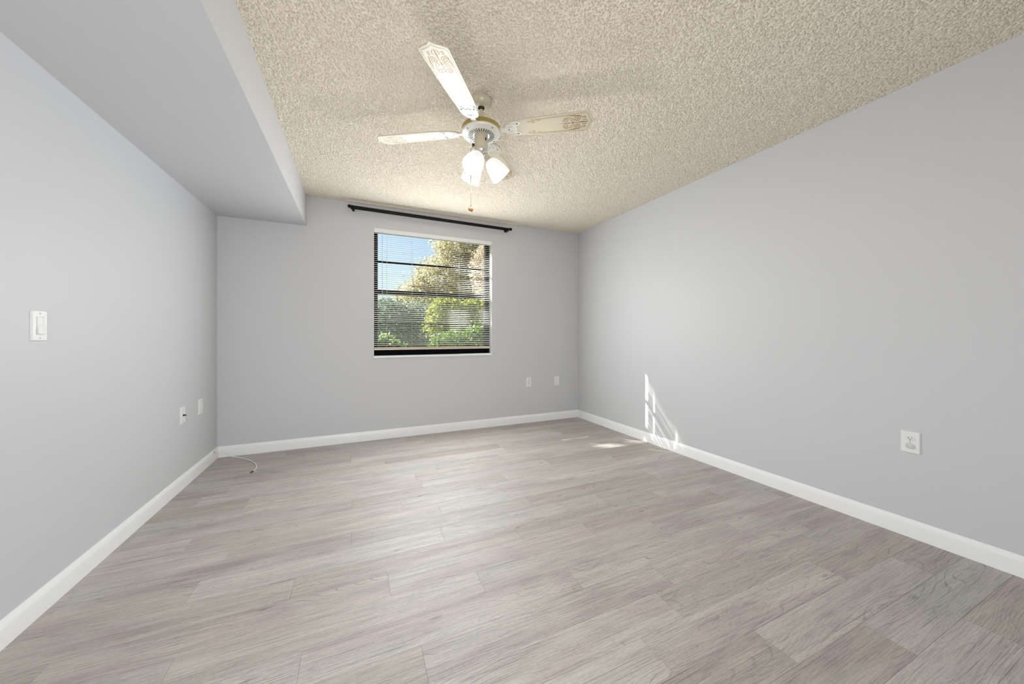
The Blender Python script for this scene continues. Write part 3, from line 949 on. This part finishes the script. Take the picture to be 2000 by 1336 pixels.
def tree(name, label, cat, base, blobs, n, size, mat, seed, trunk_r=.06, group=None, keep=None, aspect=2.2):
    root = empty(name, base, label, cat, group)
    inv = Matrix.Translation(base).inverted()
    V, q = leaves(blobs, n, size, seed, keep, aspect)
    o = big_mesh('foliage', V, q, mat)
    o.parent = root; o.matrix_parent_inverse = inv
    rr = random.Random(seed)
    mb = MB()
    top = Vector(blobs[0][0])
    b0 = Vector(base) - Vector((0, 0, .05))
    mid = b0.lerp(top, .5) + Vector((rr.uniform(-.1, .1), rr.uniform(-.1, .1), 0))
    mb.tube(catmull([b0, mid, top], 6), [trunk_r * (1 - .6 * i / 12) for i in range(13)], 9)
    for c, R in blobs:
        for k in range(5):
            e = Vector(c) + Vector((rr.uniform(-.7, .7) * R[0], rr.uniform(-.7, .7) * R[1], rr.uniform(-.5, .8) * R[2]))
            s_ = b0.lerp(top, rr.uniform(.45, .95))
            mb.tube(catmull([s_, s_.lerp(e, .5) + Vector((0, 0, .1)), e], 4), [trunk_r * .4 * (1 - .75 * i / 8) for i in range(9)], 6)
    o = mb.build('trunk', M_bark, None, smooth=60)
    o.parent = root; o.matrix_parent_inverse = inv
    return root

LM = lambda nme, a, b_, t=.45: leaf_mat(nme, a, b_, t)
L_olive = LM('olive_leaf', (.28, .26, .12), (.60, .52, .32), .5)
L_tan = LM('tan_leaf', (.30, .22, .15), (.58, .48, .36), .5)
L_lime = LM('lime_leaf', (.12, .18, .02), (.50, .50, .10), .5)
L_green = LM('green_leaf', (.04, .11, .02), (.26, .38, .07), .4)
L_blue = LM('shade_leaf', (.08, .13, .10), (.32, .40, .30), .35)
L_deep = LM('deep_leaf', (.03, .06, .02), (.14, .20, .06), .3)

tree('tall_tree', 'tall olive leaved tree filling the upper right of the window view', 'tree', (3.7, 12.2, GZ),
     [((3.9, 12.1, 4.3), (1.4, .9, 1.1)), ((2.85, 12.0, 3.0), (1.15, .85, .9)), ((4.1, 12.0, 2.9), (1.1, .9, 1.0)), ((2.0, 12.0, 2.4), (.85, .7, .6)), ((3.6, 12.1, 5.1), (.7, .6, .5))],
     42000, .085, L_olive, 11, .11)
tree('brown_tree', 'brownish sunlit tree at the right edge of the window view', 'tree', (3.9, 9.9, GZ),
     [((3.75, 9.8, 3.0), (.7, .5, .95)), ((3.8, 9.8, 2.0), (.65, .5, .7))], 12000, .07, L_tan, 12, .08)
tree('lime_shrub', 'bright yellow green shrub behind the middle bar of the window', 'shrub', (2.3, 8.3, GZ),
     [((2.05, 8.25, 1.45), (.58, .42, .60)), ((2.75, 8.3, 1.35), (.45, .4, .7))], 10000, .08, L_lime, 13, .04)
tree('shaded_shrub', 'dark blue green shrub at the left of the lower panes', 'shrub', (.8, 9.9, GZ),
     [((.78, 9.8, 1.3), (.85, .5, .8)), ((1.65, 9.8, 1.2), (.6, .45, .8))], 15000, .075, L_blue, 14, .05)
tree('bright_shrub', 'bright green leafy shrub in the lower left window pane', 'shrub', (.5, 7.0, GZ),
     [((.45, 6.9, .80), (.42, .35, .30)), ((.85, 6.95, .6), (.25, .3, .3))], 3600, .10, L_green, 15, .03)
tree('green_shrub', 'mid green shrub in the lower right window pane', 'shrub', (1.95, 7.0, GZ),
     [((1.75, 6.9, .75), (.45, .38, .42)), ((2.35, 6.9, .85), (.42, .36, .5))], 8000, .07, L_green, 16, .03)
tree('dark_hedge', 'dark hedge standing behind the shrubs outside', 'hedge', (2.6, 14.8, GZ),
     [((x, 14.8, .9), (1.3, .55, 1.2)) for x in (2.6, -.2, 1.0, 3.8, 5.0, 6.2)], 20000, .15, L_deep, 17, .06)

# the tree west of the house whose crown breaks the sun into patches
sh_ = sun_dir
GAPS = [(1.40, 1.52, 1.585, 2.16), (1.27, 1.41, 1.585, 2.12), (1.27, 1.37, 1.28, 1.52), (.93, 1.30, 1.90, 2.02), (.99, 1.27, 1.66, 1.76), (1.05, 1.30, 1.76, 1.90),
        (.80, 1.12, 1.25, 1.46), (1.06, 1.42, .85, .96)]
def keep_shade(P, r):
    t_ = (3.95 - P[:, 1]) / sh_.y
    x = P[:, 0] + sh_.x * t_; z = P[:, 2] + sh_.z * t_
    k = np.ones(len(P), bool)
    for a, b_, c, d_ in GAPS:
        k &= ~((x > a - .03) & (x < b_ + .03) & (z > c - .03) & (z < d_ + .03))
    return k
cs = Vector((.82, 3.95, 1.5)) - sh_ * 11.0
tree('shade_tree', 'large green shade tree outside to the left of the window', 'tree', (cs.x, cs.y, GZ),
     [((cs.x, cs.y, cs.z), (1.9, 1.9, 1.7))], 26000, .12, L_green, 18, .14, keep=keep_shade, aspect=1.5)

for key, grp in (('power_outlet', 'power outlets on the walls'), ('blank_plate', 'blank wall plates')):
    for o in list(COL.objects):
        if o.parent is None and o.name.split('.')[0] == key: o['group'] = grp
for o in list(COL.objects):
    if o.parent is None and o.name.endswith('_shrub'): o['group'] = 'shrubs outside the window'
